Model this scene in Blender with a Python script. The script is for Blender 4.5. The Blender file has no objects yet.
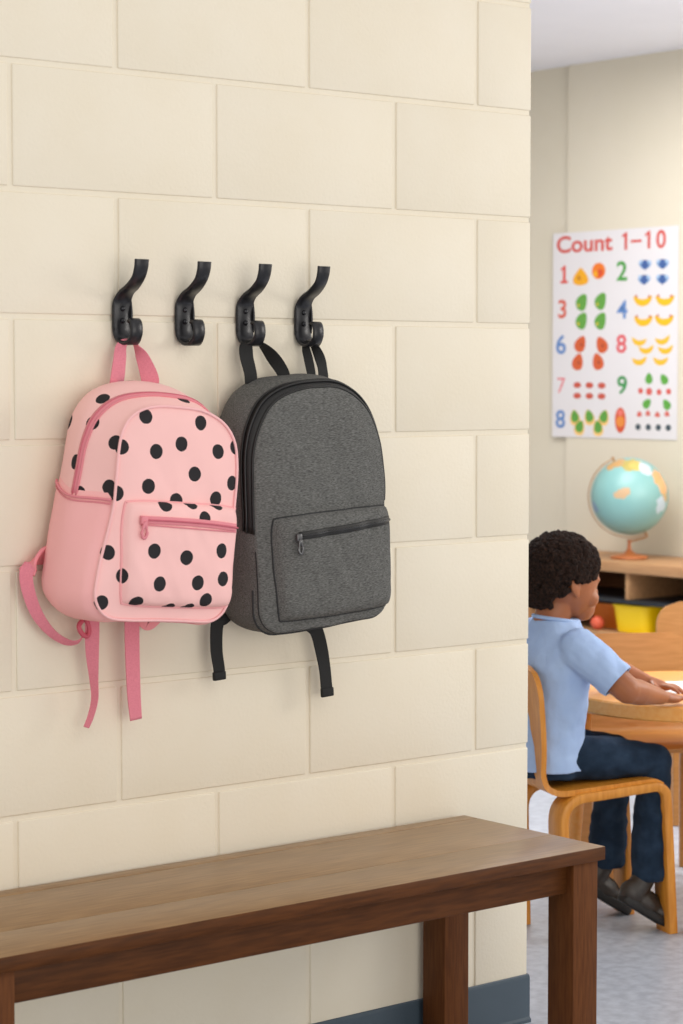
import bpy, bmesh, math, random
from mathutils import Vector, Matrix, noise
from mathutils.bvhtree import BVHTree
PI = math.pi
sc = bpy.context.scene
col = sc.collection
rnd = random.Random(7)

# ------------------------------------------------------------------ camera
F_PX = 2285.784; TH = .693286334; PITCH = .0595558742
CAM = Vector((-1.94127842, -3.16295827, 1.2645))
R_ = Vector((math.cos(TH), -math.sin(TH), 0)); FH = Vector((math.sin(TH), math.cos(TH), 0)); Z_ = Vector((0, 0, 1))
F_ = FH * math.cos(PITCH) - Z_ * math.sin(PITCH); U_ = Z_ * math.cos(PITCH) + FH * math.sin(PITCH)
cd = bpy.data.cameras.new('camera'); cam = bpy.data.objects.new('camera', cd); col.objects.link(cam)
m = Matrix((R_, U_, -F_)).transposed().to_4x4(); m.translation = CAM
cam.matrix_world = m
cd.sensor_fit = 'HORIZONTAL'; cd.sensor_width = 36; cd.lens = F_PX / 683 * 36
cd.clip_end = 60
cd.dof.use_dof = True; cd.dof.focus_distance = 4.1; cd.dof.aperture_fstop = 10
sc.camera = cam
# ------------------------------------------------------------------ light
sc.view_settings.view_transform = 'Standard'; sc.view_settings.look = 'None'
sc.view_settings.exposure = 0; sc.view_settings.gamma = 1; sc.view_settings.use_curve_mapping = False
w = bpy.data.worlds.new('world'); sc.world = w; w.use_nodes = True
w.node_tree.nodes['Background'].inputs[0].default_value = (1.0, .97, .93, 1)
w.node_tree.nodes['Background'].inputs[1].default_value = .75

def area(name, loc, target, sx, sy, power, colr):
    l = bpy.data.lights.new(name, 'AREA'); l.shape = 'RECTANGLE'; l.size = sx; l.size_y = sy
    l.energy = power; l.color = colr
    o = bpy.data.objects.new(name, l); col.objects.link(o); o.location = loc
    o.rotation_euler = (Vector(target) - Vector(loc)).to_track_quat('-Z', 'Y').to_euler()
    return o
area('window_light', (3.4, -1.75, 1.85), (.3, 0, 1.2), 1.0, .9, 21, (1, .95, .87))
area('classroom_window_light', (3.6, -.05, 1.7), (3.3, 3.0, .8), 2.2, 1.4, 44, (1, .98, .96))
area('ceiling_lamp_light', (3.2, 2.3, 2.48), (3.2, 2.3, 0), 2.0, 1.2, 62, (1, .98, .96))
area('added_overhead_fill', (-.2, -2.6, 2.5), (.2, -.3, .5), 1.6, 1.0, 5, (1, .97, .93))  # added overhead fill, brightens the lower wall and bench top
area('added_front_fill', (-.3, -4.5, 1.0), (.2, 0, .7), 3.2, 1.6, 42, (1, .95, .86))  # added low fill from the front, lifts the wall under the bench

# ------------------------------------------------------------------ materials
def lin(c):
    return tuple(((v / 255) / 12.92 if v / 255 <= .04045 else ((v / 255 + .055) / 1.055) ** 2.4) for v in c) + (1,)
def mat(name, c, rough=.6, c2=None, scale=10, stretch=(1, 1, 1), bump=0, bscale=200, metal=0, detail=4, spec=.5, contrast=(.35, .65), bdist=.001, sheen=0, sub=0):
    m = bpy.data.materials.new(name); m.use_nodes = True; nt = m.node_tree; N = nt.nodes; L = nt.links
    b = N['Principled BSDF']; b.inputs['Base Color'].default_value = lin(c); b.inputs['Roughness'].default_value = rough
    b.inputs['Metallic'].default_value = metal; b.inputs['Specular IOR Level'].default_value = spec
    if sheen: b.inputs['Sheen Weight'].default_value = sheen
    if sub:
        b.inputs['Subsurface Weight'].default_value = sub; b.inputs['Subsurface Radius'].default_value = (.01, .004, .002); b.inputs['Subsurface Scale'].default_value = 1
    tc = N.new('ShaderNodeTexCoord')
    if c2 is not None:
        mp = N.new('ShaderNodeMapping'); mp.inputs['Scale'].default_value = stretch; L.new(tc.outputs['Object'], mp.inputs[0])
        nz = N.new('ShaderNodeTexNoise'); nz.inputs['Scale'].default_value = scale; nz.inputs['Detail'].default_value = detail
        L.new(mp.outputs[0], nz.inputs['Vector'])
        rp = N.new('ShaderNodeValToRGB'); rp.color_ramp.elements[0].position = contrast[0]; rp.color_ramp.elements[1].position = contrast[1]
        rp.color_ramp.elements[0].color = lin(c); rp.color_ramp.elements[1].color = lin(c2)
        L.new(nz.outputs[0], rp.inputs[0]); L.new(rp.outputs[0], b.inputs['Base Color'])
    if bump:
        nb = N.new('ShaderNodeTexNoise'); nb.inputs['Scale'].default_value = bscale; nb.inputs['Detail'].default_value = 3
        L.new(tc.outputs['Object'], nb.inputs['Vector'])
        bp = N.new('ShaderNodeBump'); bp.inputs['Strength'].default_value = bump; bp.inputs['Distance'].default_value = bdist
        L.new(nb.outputs[0], bp.inputs['Height']); L.new(bp.outputs[0], b.inputs['Normal'])
    return m
M = {}
M['block'] = mat('painted_block', (236, 226, 206), .55, (238, 229, 211), 6, bump=.35, bscale=150, bdist=.0016)
M['backwall'] = mat('painted_plaster', (218, 210, 192), .7, (216, 208, 189), 3, bump=.1, bscale=60)
M['ceiling'] = mat('ceiling_paint', (238, 238, 246), .8, (236, 236, 244), 4)
M['floor'] = mat('vinyl_floor', (166, 173, 186), .36, (190, 197, 209), 38, bump=.08, bscale=40, detail=8)
M['base'] = mat('rubber_baseboard', (72, 86, 98), .4, (76, 90, 102), 8)
M['black'] = mat('black_metal', (38, 38, 41), .3, (46, 46, 50), 60, bump=.15, bscale=180, metal=.35)
M['rivet'] = mat('rivet_metal', (50, 50, 54), .25, metal=.7)
M['walnut_top'] = mat('bench_top_sheen_wood', (126, 94, 60), .36, (160, 126, 86), 14, (1, 14, 14), bump=.15, bscale=90, detail=7, contrast=(.3, .7), spec=.5)  # lighter than the frame wood: the top's light sheen is in the colour
M['walnut'] = mat('bench_frame_wood', (74, 40, 14), .55, (94, 53, 21), 16, (1, 12, 12), bump=.1, bscale=90, detail=7, spec=.2)
M['walnut_v'] = mat('bench_leg_wood', (88, 48, 19), .55, (106, 61, 27), 16, (12, 12, 1), bump=.1, bscale=90, detail=7, spec=.2)
M['seam'] = mat('seam_dark', (70, 48, 32), .7)
M['ply'] = mat('chair_plywood', (200, 126, 36), .38, (216, 146, 56), 12, (10, 10, 1), detail=6)
M['ply2'] = mat('chair_plywood_far', (182, 124, 62), .42, (194, 136, 74), 12, (10, 1, 10), detail=6)
M['table'] = mat('table_wood', (240, 164, 80), .33, (244, 178, 100), 10, (1, 9, 9), detail=6)
M['shelfwood'] = mat('shelf_wood', (172, 128, 88), .5, (186, 142, 100), 8, (9, 1, 9), detail=6)
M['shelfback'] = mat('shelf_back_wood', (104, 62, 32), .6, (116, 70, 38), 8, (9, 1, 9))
M['skin'] = mat('skin', (152, 90, 54), .45, (168, 103, 64), 9, sub=.15)
M['hair'] = mat('hair', (24, 16, 13), .85, (52, 34, 26), 160, bump=1, bscale=260, bdist=.006, spec=.2)
M['shirt'] = mat('shirt_cotton', (164, 188, 228), .85, (170, 194, 232), 20, bump=.35, bscale=22, bdist=.01, spec=.2)
M['denim'] = mat('denim', (24, 40, 58), .85, (44, 62, 84), 22, bump=.4, bscale=26, bdist=.01, spec=.2, contrast=(.4, .75))
M['shoe'] = mat('shoe_leather', (44, 38, 34), .45, (58, 50, 44), 30)
M['sole'] = mat('shoe_sole', (24, 22, 21), .6)
M['white'] = mat('paper', (240, 238, 236), .7)
M['poster'] = mat('poster_paper', (222, 219, 222), .5)
M['yellow'] = mat('yellow_plastic', (255, 214, 0), .4)
M['orange'] = mat('orange_plastic', (214, 112, 14), .5)
M['coral'] = mat('coral_plastic', (214, 92, 64), .5)
M['dark'] = mat('dark_board', (26, 32, 40), .5)
M['brass'] = mat('globe_brass', (170, 130, 92), .35, metal=.5)
M['globebase'] = mat('globe_base_wood', (170, 98, 52), .4, (184, 110, 60), 20)
M['pink'] = None
M['pinkzip'] = mat('pink_zipper', (228, 138, 150), .6, bump=.4, bscale=500)
M['pinkweb'] = mat('pink_webbing', (232, 140, 156), .85, (222, 128, 146), 420, (1, 1, 1), bump=.6, bscale=500, bdist=.001)
M['blackweb'] = mat('black_webbing', (20, 20, 21), .75, bump=.5, bscale=500)
M['blackzip'] = mat('black_zipper', (22, 22, 23), .5, bump=.6, bscale=600)
M['silver'] = mat('zipper_metal', (104, 104, 106), .35, metal=.8)
# heathered cloth
def heather(name, c1, c2):
    m = mat(name, c1, .9, c2, 420, (.4, 1, 1.9), bump=.5, bscale=700, detail=6, spec=.15, contrast=(.3, .72))
    return m
M['grey'] = heather('grey_heather_cloth', (72, 72, 71), (124, 124, 122))
def dotted(name, base, dots, dotcol=(46, 44, 47)):
    m = mat(name, base, .82, tuple(min(255, v + 3) for v in base), 9, bump=.35, bscale=700, spec=.2)
    nt = m.node_tree; N = nt.nodes; L = nt.links
    b = N['Principled BSDF']; src = b.inputs['Base Color'].links[0].from_socket
    tc = [n for n in N if n.type == 'TEX_COORD'][0]
    nz = N.new('ShaderNodeTexNoise'); nz.inputs['Scale'].default_value = 90
    L.new(tc.outputs['Object'], nz.inputs['Vector'])
    wob = N.new('ShaderNodeMath'); wob.operation = 'MULTIPLY_ADD'; L.new(nz.outputs[0], wob.inputs[0]); wob.inputs[1].default_value = .0012; wob.inputs[2].default_value = -.0006
    cur = None
    for (x, y, z, r) in dots:
        v = N.new('ShaderNodeVectorMath'); v.operation = 'DISTANCE'; L.new(tc.outputs['Object'], v.inputs[0]); v.inputs[1].default_value = (x, y, z)
        s = N.new('ShaderNodeMath'); s.operation = 'SUBTRACT'; L.new(v.outputs['Value'], s.inputs[0]); s.inputs[1].default_value = r
        if cur is None: cur = s.outputs[0]
        else:
            k = N.new('ShaderNodeMath'); k.operation = 'MINIMUM'; L.new(cur, k.inputs[0]); L.new(s.outputs[0], k.inputs[1]); cur = k.outputs[0]
    if cur is None: return m
    ad = N.new('ShaderNodeMath'); ad.operation = 'ADD'; L.new(cur, ad.inputs[0]); L.new(wob.outputs[0], ad.inputs[1])
    lt = N.new('ShaderNodeMath'); lt.operation = 'LESS_THAN'; L.new(ad.outputs[0], lt.inputs[0]); lt.inputs[1].default_value = 0
    mx = N.new('ShaderNodeMix'); mx.data_type = 'RGBA'; L.new(lt.outputs[0], mx.inputs[0]); L.new(src, mx.inputs[6]); mx.inputs[7].default_value = lin(dotcol)
    L.new(mx.outputs[2], b.inputs['Base Color'])
    return m

# ------------------------------------------------------------------ mesh helpers
def link(name, bm, material, parent=None, smooth=True, weld=False):
    if weld: bmesh.ops.remove_doubles(bm, verts=bm.verts, dist=1e-5)
    bmesh.ops.recalc_face_normals(bm, faces=bm.faces)
    me = bpy.data.meshes.new(name); bm.to_mesh(me); bm.free()
    mats = material if isinstance(material, (list, tuple)) else [material]
    for x in mats: me.materials.append(x)
    for p in me.polygons: p.use_smooth = smooth
    o = bpy.data.objects.new(name, me); col.objects.link(o)
    if parent is not None: o.parent = parent
    return o
def empty(name, loc, rot=(0, 0, 0)):
    o = bpy.data.objects.new(name, None); col.objects.link(o); o.location = loc; o.rotation_euler = rot; o.empty_display_size = .05
    return o
def tag(o, label, cat, group=None, kind=None):
    if label: o['label'] = label
    if cat: o['category'] = cat
    if group: o['group'] = group
    if kind: o['kind'] = kind
    return o
def struct(o): o['kind'] = 'structure'; return o
def box(bm, x0, x1, y0, y1, z0, z1, bev=0, seg=2, mi=0):
    r = bmesh.ops.create_cube(bm, size=1, matrix=Matrix.Translation(((x0 + x1) / 2, (y0 + y1) / 2, (z0 + z1) / 2)) @ Matrix.Diagonal((abs(x1 - x0), abs(y1 - y0), abs(z1 - z0), 1)))
    vs = r['verts']; fs = set(f for v in vs for f in v.link_faces)
    for f in fs: f.material_index = mi
    if bev:
        es = set(e for v in vs for e in v.link_edges)
        bmesh.ops.bevel(bm, geom=list(es), offset=bev, segments=seg, affect='EDGES', profile=.5)
def B(): return bmesh.new()
def grid_faces(bm, rows, closed_u=False, mi=0):
    for a, b in zip(rows[:-1], rows[1:]):
        n = len(a)
        for i in range(n if closed_u else n - 1):
            j = (i + 1) % n
            try:
                f = bm.faces.new((a[i], a[j], b[j], b[i])); f.material_index = mi
            except ValueError: pass
def catmull(pts, n):
    pts = [Vector(p) for p in pts]; out = []
    P = [pts[0] * 2 - pts[1]] + pts + [pts[-1] * 2 - pts[-2]]
    for i in range(1, len(P) - 2):
        for k in range(n):
            t = k / n; a, b, c, d = P[i - 1], P[i], P[i + 1], P[i + 2]
            out.append(.5 * ((2 * b) + (c - a) * t + (2 * a - 5 * b + 4 * c - d) * t * t + (3 * b - a - 3 * c + d) * t ** 3))
    out.append(pts[-1]); return out
def tube(bm, pts, r, seg=8, closed=False, mi=0):
    pts = [Vector(p) for p in pts]; n = len(pts); rows = []
    rr = r if isinstance(r, (list, tuple)) else [r] * n
    up = Vector((0, 0, 1)); prev = None
    for i, p in enumerate(pts):
        if closed: t = pts[(i + 1) % n] - pts[i - 1]
        else: t = pts[min(i + 1, n - 1)] - pts[max(i - 1, 0)]
        t.normalize()
        if prev is None:
            a = t.cross(up if abs(t.z) < .9 else Vector((1, 0, 0))).normalized()
        else:
            a = (prev - t * prev.dot(t)).normalized()
        prev = a; b = t.cross(a)
        rows.append([bm.verts.new(p + (a * math.cos(2 * PI * k / seg) + b * math.sin(2 * PI * k / seg)) * rr[i]) for k in range(seg)])
    if closed: rows.append(rows[0])
    grid_faces(bm, rows, True, mi)
    if not closed:
        bm.faces.new(rows[0]).material_index = mi; bm.faces.new(rows[-1]).material_index = mi
def ribbon(bm, pts, wdirs, width, th, n=8, mi=0):
    """flat strap: pts centre line, wdirs width direction at each control point"""
    wd = width if isinstance(width, (list, tuple)) else [width] * len(pts)
    c = catmull(pts, n); d = catmull(wdirs, n); ww = catmull([(x, 0, 0) for x in wd], n); rows = []
    for i, p in enumerate(c):
        t = (c[min(i + 1, len(c) - 1)] - c[max(i - 1, 0)]).normalized()
        a = (d[i] - t * d[i].dot(t)).normalized(); nn = t.cross(a).normalized(); h = ww[i].x / 2
        rows.append([bm.verts.new(p + a * h * sx + nn * th / 2 * sy) for sx, sy in ((-1, -1), (-.93, -1), (.93, -1), (1, -1), (1, 1), (.93, 1), (-.93, 1), (-1, 1))])
    grid_faces(bm, rows, True, mi)
    bm.faces.new(rows[0]).material_index = mi; bm.faces.new(rows[-1]).material_index = mi
def lathe(bm, prof, seg=32, centre=(0, 0, 0), mi=0):
    c = Vector(centre); rows = []
    for r, z in prof:
        rows.append([bm.verts.new(c + Vector((r * math.cos(2 * PI * k / seg), r * math.sin(2 * PI * k / seg), z))) for k in range(seg)])
    grid_faces(bm, rows, True, mi)
    bm.faces.new(rows[0]).material_index = mi; bm.faces.new(rows[-1]).material_index = mi
def extrude_profile(bm, path, th, y0, y1, ny=1, bev=0, mi=0, axis='y'):
    """path = list of (x,z) centre line; makes a strap of thickness th between y0 and y1; y0,y1 may be functions of index"""
    n = len(path); sec = []
    for i in range(n):
        p = Vector(path[i]); t = (Vector(path[min(i + 1, n - 1)]) - Vector(path[max(i - 1, 0)])).normalized(); nn = Vector((-t.y, t.x))
        ya = y0(i / (n - 1)) if callable(y0) else y0; yb = y1(i / (n - 1)) if callable(y1) else y1
        h = th / 2; e = min(bev, h * .9)
        ring = [(p - nn * h, ya + e), (p - nn * h, yb - e), (p - nn * (h - e), yb), (p + nn * (h - e), yb), (p + nn * h, yb - e), (p + nn * h, ya + e), (p + nn * (h - e), ya), (p - nn * (h - e), ya)]
        sec.append([bm.verts.new((q.x, y, q.y) if axis == 'y' else (y, q.x, q.y)) for q, y in ring])
    grid_faces(bm, sec, True, mi); bm.faces.new(sec[0]).material_index = mi; bm.faces.new(sec[-1]).material_index = mi
def arc2(cx, cz, r, a0, a1, n):
    return [(cx + r * math.cos(a0 + (a1 - a0) * i / n), cz + r * math.sin(a0 + (a1 - a0) * i / n)) for i in range(n + 1)]
def edge_shade(o, angle=35):
    me = o.data; 
    bm = bmesh.new(); bm.from_mesh(me)
    for e in bm.edges:
        if len(e.link_faces) == 2 and e.calc_face_angle(0) > math.radians(angle): e.smooth = False
    bm.to_mesh(me); bm.free(); return o

# ------------------------------------------------------------------ room
BK = .2032; Z0 = 1.7662; XE = 1.159
def block_wall():
    bm = B(); G = .0046; TOPZ = 2.53
    box(bm, -2.2, XE - .0024, .0030, .196, 0, TOPZ)                      # mortar core, set back behind the block faces
    r = -4
    while True:
        zt = Z0 - r * BK; zb = zt - BK
        if zt < .2: break
        zt = min(zt, TOPZ); zb = 0 if zb < .2 else zb                    # the lowest course runs down behind the baseboard
        if zb < TOPZ:
            k0 = 0 if r % 2 == 0 else 1
            xs = [(k0 + 2 * i) * BK for i in range(-6, 8)]
            for a, b in zip(xs[:-1], xs[1:]):
                a2 = max(a, -2.2); b2 = min(b, XE)
                if b2 - a2 < .02: continue
                ga = a2 + (G if a2 == a else 0); gb = b2 - (G if b2 == b else 0)
                j = rnd.uniform(-.0003, .0003)
                box(bm, ga, gb, 0 + j, .2, zb + G, zt - G, .0026, 3)
        r += 1
    return bm
o = struct(link('wall_left', block_wall(), M['block'])); edge_shade(o, 50)
bm = B(); box(bm, -4.6, 4.95, -4.6, 5.2, -.06, 0); struct(link('floor', bm, M['floor'], smooth=False))
bm = B(); box(bm, -2.2, 4.95, .0, 5.2, 2.53, 2.6); box(bm, XE + .1, 4.95, -.9, 0, 2.53, 2.6); struct(link('ceiling', bm, M['ceiling'], smooth=False))
bm = B(); box(bm, 4.8, 4.95, -.9, 3.50, 0, 2.53); box(bm, 4.815, 4.95, 3.50, 5.2, 0, 2.53); struct(link('wall_back', bm, M['backwall'], smooth=False))
bm = B(); box(bm, -2.2, 4.815, 5.05, 5.2, 0, 2.53); struct(link('wall_side', bm, M['backwall'], smooth=False))
# baseboard with a small rounded cap and toe; it turns the wall's end
bm = B()
prof = [(0, 0), (.005, 0), (.005, .006), (.003, .011), (.003, .089), (.002, .094), (0, .096)]
def base_run(bm, pts, outs):
    rows = []
    for (x, y), (ox, oy) in zip(pts, outs):
        rows.append([bm.verts.new((x + ox * d, y + oy * d, z)) for d, z in prof])
    grid_faces(bm, rows, True)
    bm.faces.new(rows[0]); bm.faces.new(rows[-1])
base_run(bm, [(-2.2, -.001), (XE + .001, -.001), (XE + .001, .2)], [(0, -1), (1, -1), (1, 0)])
struct(link('baseboard_left', bm, M['base'], smooth=False))

# ------------------------------------------------------------------ hooks
def smooth_path(pts, n=6):
    c = catmull([(a, b, 0) for a, b in pts], n); return [(p.x, p.y) for p in c]
HOOK_D = [(-.0640, -.004), (-.0615, -.018), (-.054, -.033), (-.037, -.047), (-.018, -.057), (-.0070, -.070), (-.0042, -.085), (-.0040, -.105), (-.0050, -.121), (-.0110, -.134), (-.0240, -.1405), (-.0370, -.1385), (-.0465, -.128), (-.0480, -.115), (-.0450, -.1055), (-.0395, -.1030), (-.0355, -.1055)]
def hook(x, label):
    e = empty('coat_hook', (x, 0, 1.459)); tag(e, label, 'hook', 'black coat hooks on the block wall')
    bm = B(); p = smooth_path(HOOK_D, 6)
    
    def hw(t):
        pts_ = [(0, .0140), (.12, .0135), (.24, .0160), (.34, .0185), (.5, .0185), (.6, .0175), (.66, .0150), (.74, .0120), (1, .0118)]
        for (a, va), (b_, vb) in zip(pts_[:-1], pts_[1:]):
            if t <= b_ + 1e-9: return va + (vb - va) * (t - a) / (b_ - a)
        return .013
    extrude_profile(bm, p, .0068, lambda t: -hw(t), lambda t: hw(t), bev=.0028, axis='x')
    o = link('hook_strap', bm, M['black'], e); edge_shade(o, 50)
    bm = B()                                                            
    
    for sx in (-1, 1):                                                  # raised rims down both sides of the strap
        tube(bm, [(sx * .0172, -.0085 + .0012 * abs(k - 5) / 5, -.068 - .052 * k / 10) for k in range(11)], [.0008 + .0014 * math.sin(PI * k / 10) for k in range(11)], 8)
        link('rim', bm, M['black'], e); bm = B()
    bm.free()
    for z in (-.0835, -.1035):
        bm = B(); prof_ = [(0.0001, -.0035), (.0026, -.0032), (.0042, -.0018), (.0048, 0)]
        rows = [[bm.verts.new((r * math.cos(2 * PI * k / 16), -.0074 + y, z + r * math.sin(2 * PI * k / 16))) for k in range(16)] for r, y in prof_]
        grid_faces(bm, rows, True); bm.faces.new(rows[0]); bm.faces.new(rows[-1])
        link('rivet', bm, M['rivet'], e)
    return e
hook(.209, 'black iron double coat hook holding the pink polka-dot backpack')
hook(.336, 'black iron double coat hook with nothing hanging on it')
hook(.465, 'black iron double coat hook carrying the grey backpack by its wide top loop')
hook(.594, 'black iron double coat hook nearest the wall end, holding a narrow black strap')

# ------------------------------------------------------------------ backpacks
def d_outline(A, H, z0, hs, rb=.045, ex=2.3, eb=2.6):
    """closed arch outline (u,w) with the same number of points whatever its size"""
    right = []
    for i in range(8): right.append((A * (.0 + i / 8) * ((A - rb) / A), z0))
    for i in range(8):
        a = -PI / 2 + (PI / 2) * i / 8; right.append((A - rb + rb * math.cos(a), z0 + rb + rb * math.sin(a)))
    for i in range(12): right.append((A, z0 + rb + (hs - z0 - rb) * i / 12))
    for i in range(33):
        a = (PI / 2) * i / 32
        right.append((A * abs(math.cos(a)) ** (2 / ex), hs + (H - hs) * abs(math.sin(a)) ** (2 / eb)))
    left = [(-u, w_) for u, w_ in reversed(right[1:-1])]
    return right + left
class Bag:
    def __init__(s, layers, bulge, seed=0, wr=.003, exs=None, hang=(0, 1), sag=.0):
        """layers: (v, A, H, z0, hs)"""
        s.L = layers; s.bulge = bulge; s.wr = wr; s.seed = seed
        exs = exs or [2.3] * len(layers); s.hang = hang
        s.outs = [d_outline(a, h, z, hs, ex=e, eb=e + .2) for (_, a, h, z, hs), e in zip(layers, exs)]
        s.n = len(s.outs[0]); s.vs = [l[0] for l in layers]; s.sag = sag
    def ring(s, v):
        vs = s.vs
        for i in range(len(vs) - 1):
            if v <= vs[i + 1] + 1e-9: break
        # smooth interpolation of outlines
        t = (v - vs[i]) / (vs[i + 1] - vs[i])
        P = [s.outs[max(i - 1, 0)], s.outs[i], s.outs[i + 1], s.outs[min(i + 2, len(vs) - 1)]]
        out = []
        for k in range(s.n):
            a, b, c, d = [Vector(q[k]) for q in P]
            p = .5 * ((2 * b) + (c - a) * t + (2 * a - 5 * b + 4 * c - d) * t * t + (3 * b - a - 3 * c + d) * t ** 3)
            out.append(s.warp(Vector((p.x, -v, p.y))))
        return out
    def warp(s, p):
        # the lower rear corner on the wall side is pushed outwards by what the bag holds
        k = max(0, min(1, (-p.x) / .12)) * max(0, 1 + p.y / s.hang[1]) * max(0, 1 - p.z / .29)
        p = p - Vector((s.hang[0] * k, 0, 0))
        if s.hang[0]:                                                    # the front left edge leans in towards the top
            st = lambda a: max(0, min(1, a)) ** 2 * (3 - 2 * max(0, min(1, a)))
            p = p + Vector((.024 * max(0, min(1, -p.x / .13)) * st((-p.y - .06) / .08) * st((p.z - .03) / .17), 0, 0))
        q = p * 7 + Vector((s.seed, s.seed * 1.7, 0))
        d = noise.noise_vector(q) * s.wr + noise.noise_vector(p * 19 + Vector((s.seed, 3, 1))) * s.wr * .35
        return p + Vector((d.x * .8, d.y, d.z * .8))
    def side(s, k, v):                                                   # point k of ring at depth v
        return s.ring(v)[k]
    def body(s, step=.006):
        bm = B(); v0, v1 = s.vs[0], s.vs[-1]; n = max(2, int((v1 - v0) / step)); rows = []
        r0 = s.ring(v0); c = sum(r0, Vector()) / len(r0)
        for f in (.0, .3, .6, .85, .96):
            if f == 0: cen = bm.verts.new(c + Vector((0, .0, 0))); continue
            rows.append([bm.verts.new(c + (p - c) * f) for p in r0])
        for i in range(s.n):
            bm.faces.new((cen, rows[0][(i + 1) % s.n], rows[0][i]))
        for i in range(n + 1):
            rows.append([bm.verts.new(p) for p in s.ring(v0 + (v1 - v0) * i / n)])
        grid_faces(bm, rows, True); s.cap(bm, rows[-1], s.ring(v1)); return bm
    def capf(s, ring, f, c):
        b = s.bulge * (1 - f ** 2.6) 
        out = []
        for p in ring:
            q = c + (p - c) * f; q = Vector((q.x, p.y * f + c.y * (1 - f) - b, q.z))
            d = noise.noise(q * 11 + Vector((s.seed, 0, 0))) * s.wr * 1.2 * (1 - f ** 4) + noise.noise(Vector((q.x * 30 + q.z * 18, s.seed, q.z * 9))) * s.wr * .5 * (1 - f ** 4)
            out.append(q + Vector((0, d, 0)))
        return out
    def cap(s, bm, row, ring):
        c = sum(ring, Vector()) / len(ring); rows = [row] if row else []
        for f in (1.0, .985, .96, .92, .87, .8, .72, .64, .56, .48, .4, .32, .24, .16, .08):
            if f == 1.0:
                if not row: rows.append([bm.verts.new(p) for p in ring])
                continue
            rows.append([bm.verts.new(p) for p in s.capf(ring, f, c)])
        grid_faces(bm, rows, True); cen = bm.verts.new(s.capf([c], 0, c)[0])
        for i in range(s.n): bm.faces.new((rows[-1][i], rows[-1][(i + 1) % s.n], cen))
    def patch(s, k0, k1, v0, v1, off, nv=12, bm=None):
        """quilted panel lying over the gusset, from ring point k0 to k1 (may be negative), depths v0..v1"""
        bm = bm or B(); rows = []; n = s.n
        for i in range(nv + 1):
            tv = i / nv; ring = s.ring(v0 + (v1 - v0) * tv); row = []
            for k in range(k0, k1 + 1):
                tk = (k - k0) / (k1 - k0)
                t = ring[(k + 1) % n] - ring[(k - 1) % n]; nn = Vector((t.z, 0, -t.x)).normalized()
                e = min(1, min(tv, 1 - tv) * 14, min(tk, 1 - tk) * 16)
                row.append(bm.verts.new(ring[k % n] + nn * (off * e - .0015 * (1 - e))))
            rows.append(row)
        grid_faces(bm, rows); return bm
def bvh_of(o): 
    me = o.data; return BVHTree.FromPolygons([v.co.copy() for v in me.vertices], [tuple(p.vertices) for p in me.polygons])
def on_front(bvh, u, w_, default=-.15):
    h = bvh.ray_cast(Vector((u, -1, w_)), Vector((0, 1, 0)))
    return h[0].y if h[0] else default
def pocket(bvh, u0, u1, w0, w1, hgt, name, material, parent, seed=0, n=44, rc=.12, taper=0):
    """puffed front pocket following the panel beneath it"""
    bm = B(); rows = []
    def fy(u, w_):
        uu = max(min(u, u1 - .004), u0 + .004); return on_front(bvh, uu, w_, None)
    for j in range(n + 1):
        q = -1 + 2 * j / n; row = []
        for i in range(n + 1):
            p = -1 + 2 * i / n
            # squircle mapping rounds the corners
            e = rc; pu = p * math.sqrt(max(0, 1 - e * q * q * q * q)) ; qw = q * math.sqrt(max(0, 1 - e * p * p * p * p))
            u = (u0 + u1) / 2 + (u1 - u0) / 2 * pu * (1 + taper * (-q) * .5); w_ = (w0 + w1) / 2 + (w1 - w0) / 2 * qw
            y = None; uu = u
            for tr in range(12):
                y = on_front(bvh, uu, max(w_, .012), None)
                if y is not None: break
                uu -= math.copysign(.004, u)
            if y is None: y = -.13
            hh = hgt * (1 - abs(p) ** 10) ** .5 * (1 - abs(q) ** 10) ** .5
            nzv = noise.noise(Vector((u * 22, seed, w_ * 22))) * .0022 + noise.noise(Vector((u * 60 + w_ * 30, seed, w_ * 25))) * .0012
            row.append(bm.verts.new((u, y - hh + nzv * min(1, hh / hgt), w_)))
        rows.append(row)
    grid_faces(bm, rows); return link(name, bm, material, parent)
def pocket_rim(o, r, n=44):
    v = o.data.vertices; N1 = n + 1
    idx = [i for i in range(n)] + [j * N1 + n for j in range(n)] + [n * N1 + i for i in range(n, 0, -1)] + [j * N1 for j in range(n, 0, -1)]
    bm = B(); tube(bm, [v[i].co.copy() + Vector((0, -.0012, 0)) for i in idx], r, 6, True); return bm
def strip_on(bvh, pts, width, th, lift, n=10):
    """narrow tape laid on a front surface along (u,w) points"""
    bm = B(); P = []
    for u, w_ in pts: P.append((u, on_front(bvh, u, w_) - lift, w_))
    c = catmull(P, n); c = [Vector((p.x, on_front(bvh, p.x, p.z, p.y + lift) - lift, p.z)) for p in c]
    rows = []
    for i, p in enumerate(c):
        t = (c[min(i + 1, len(c) - 1)] - c[max(i - 1, 0)]).normalized(); a = t.cross(Vector((0, 1, 0))).normalized(); nn = Vector((0, -1, 0))
        rows.append([bm.verts.new(p + a * width / 2 * sx + nn * th * sy) for sx, sy in ((-1, -1), (-1, .6), (-.8, 1), (.8, 1), (1, .6), (1, -1))])
    grid_faces(bm, rows, True); bm.faces.new(rows[0]); bm.faces.new(rows[-1]); return bm
def teeth_tube(bvh, pts, r, lift, n=10):
    bm = B(); c = catmull([(u, 0, w_) for u, w_ in pts], n)
    tube(bm, [Vector((p.x, on_front(bvh, p.x, p.z) - lift, p.z)) for p in c], r, 6); return bm

DOTS_PINK = []
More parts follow.
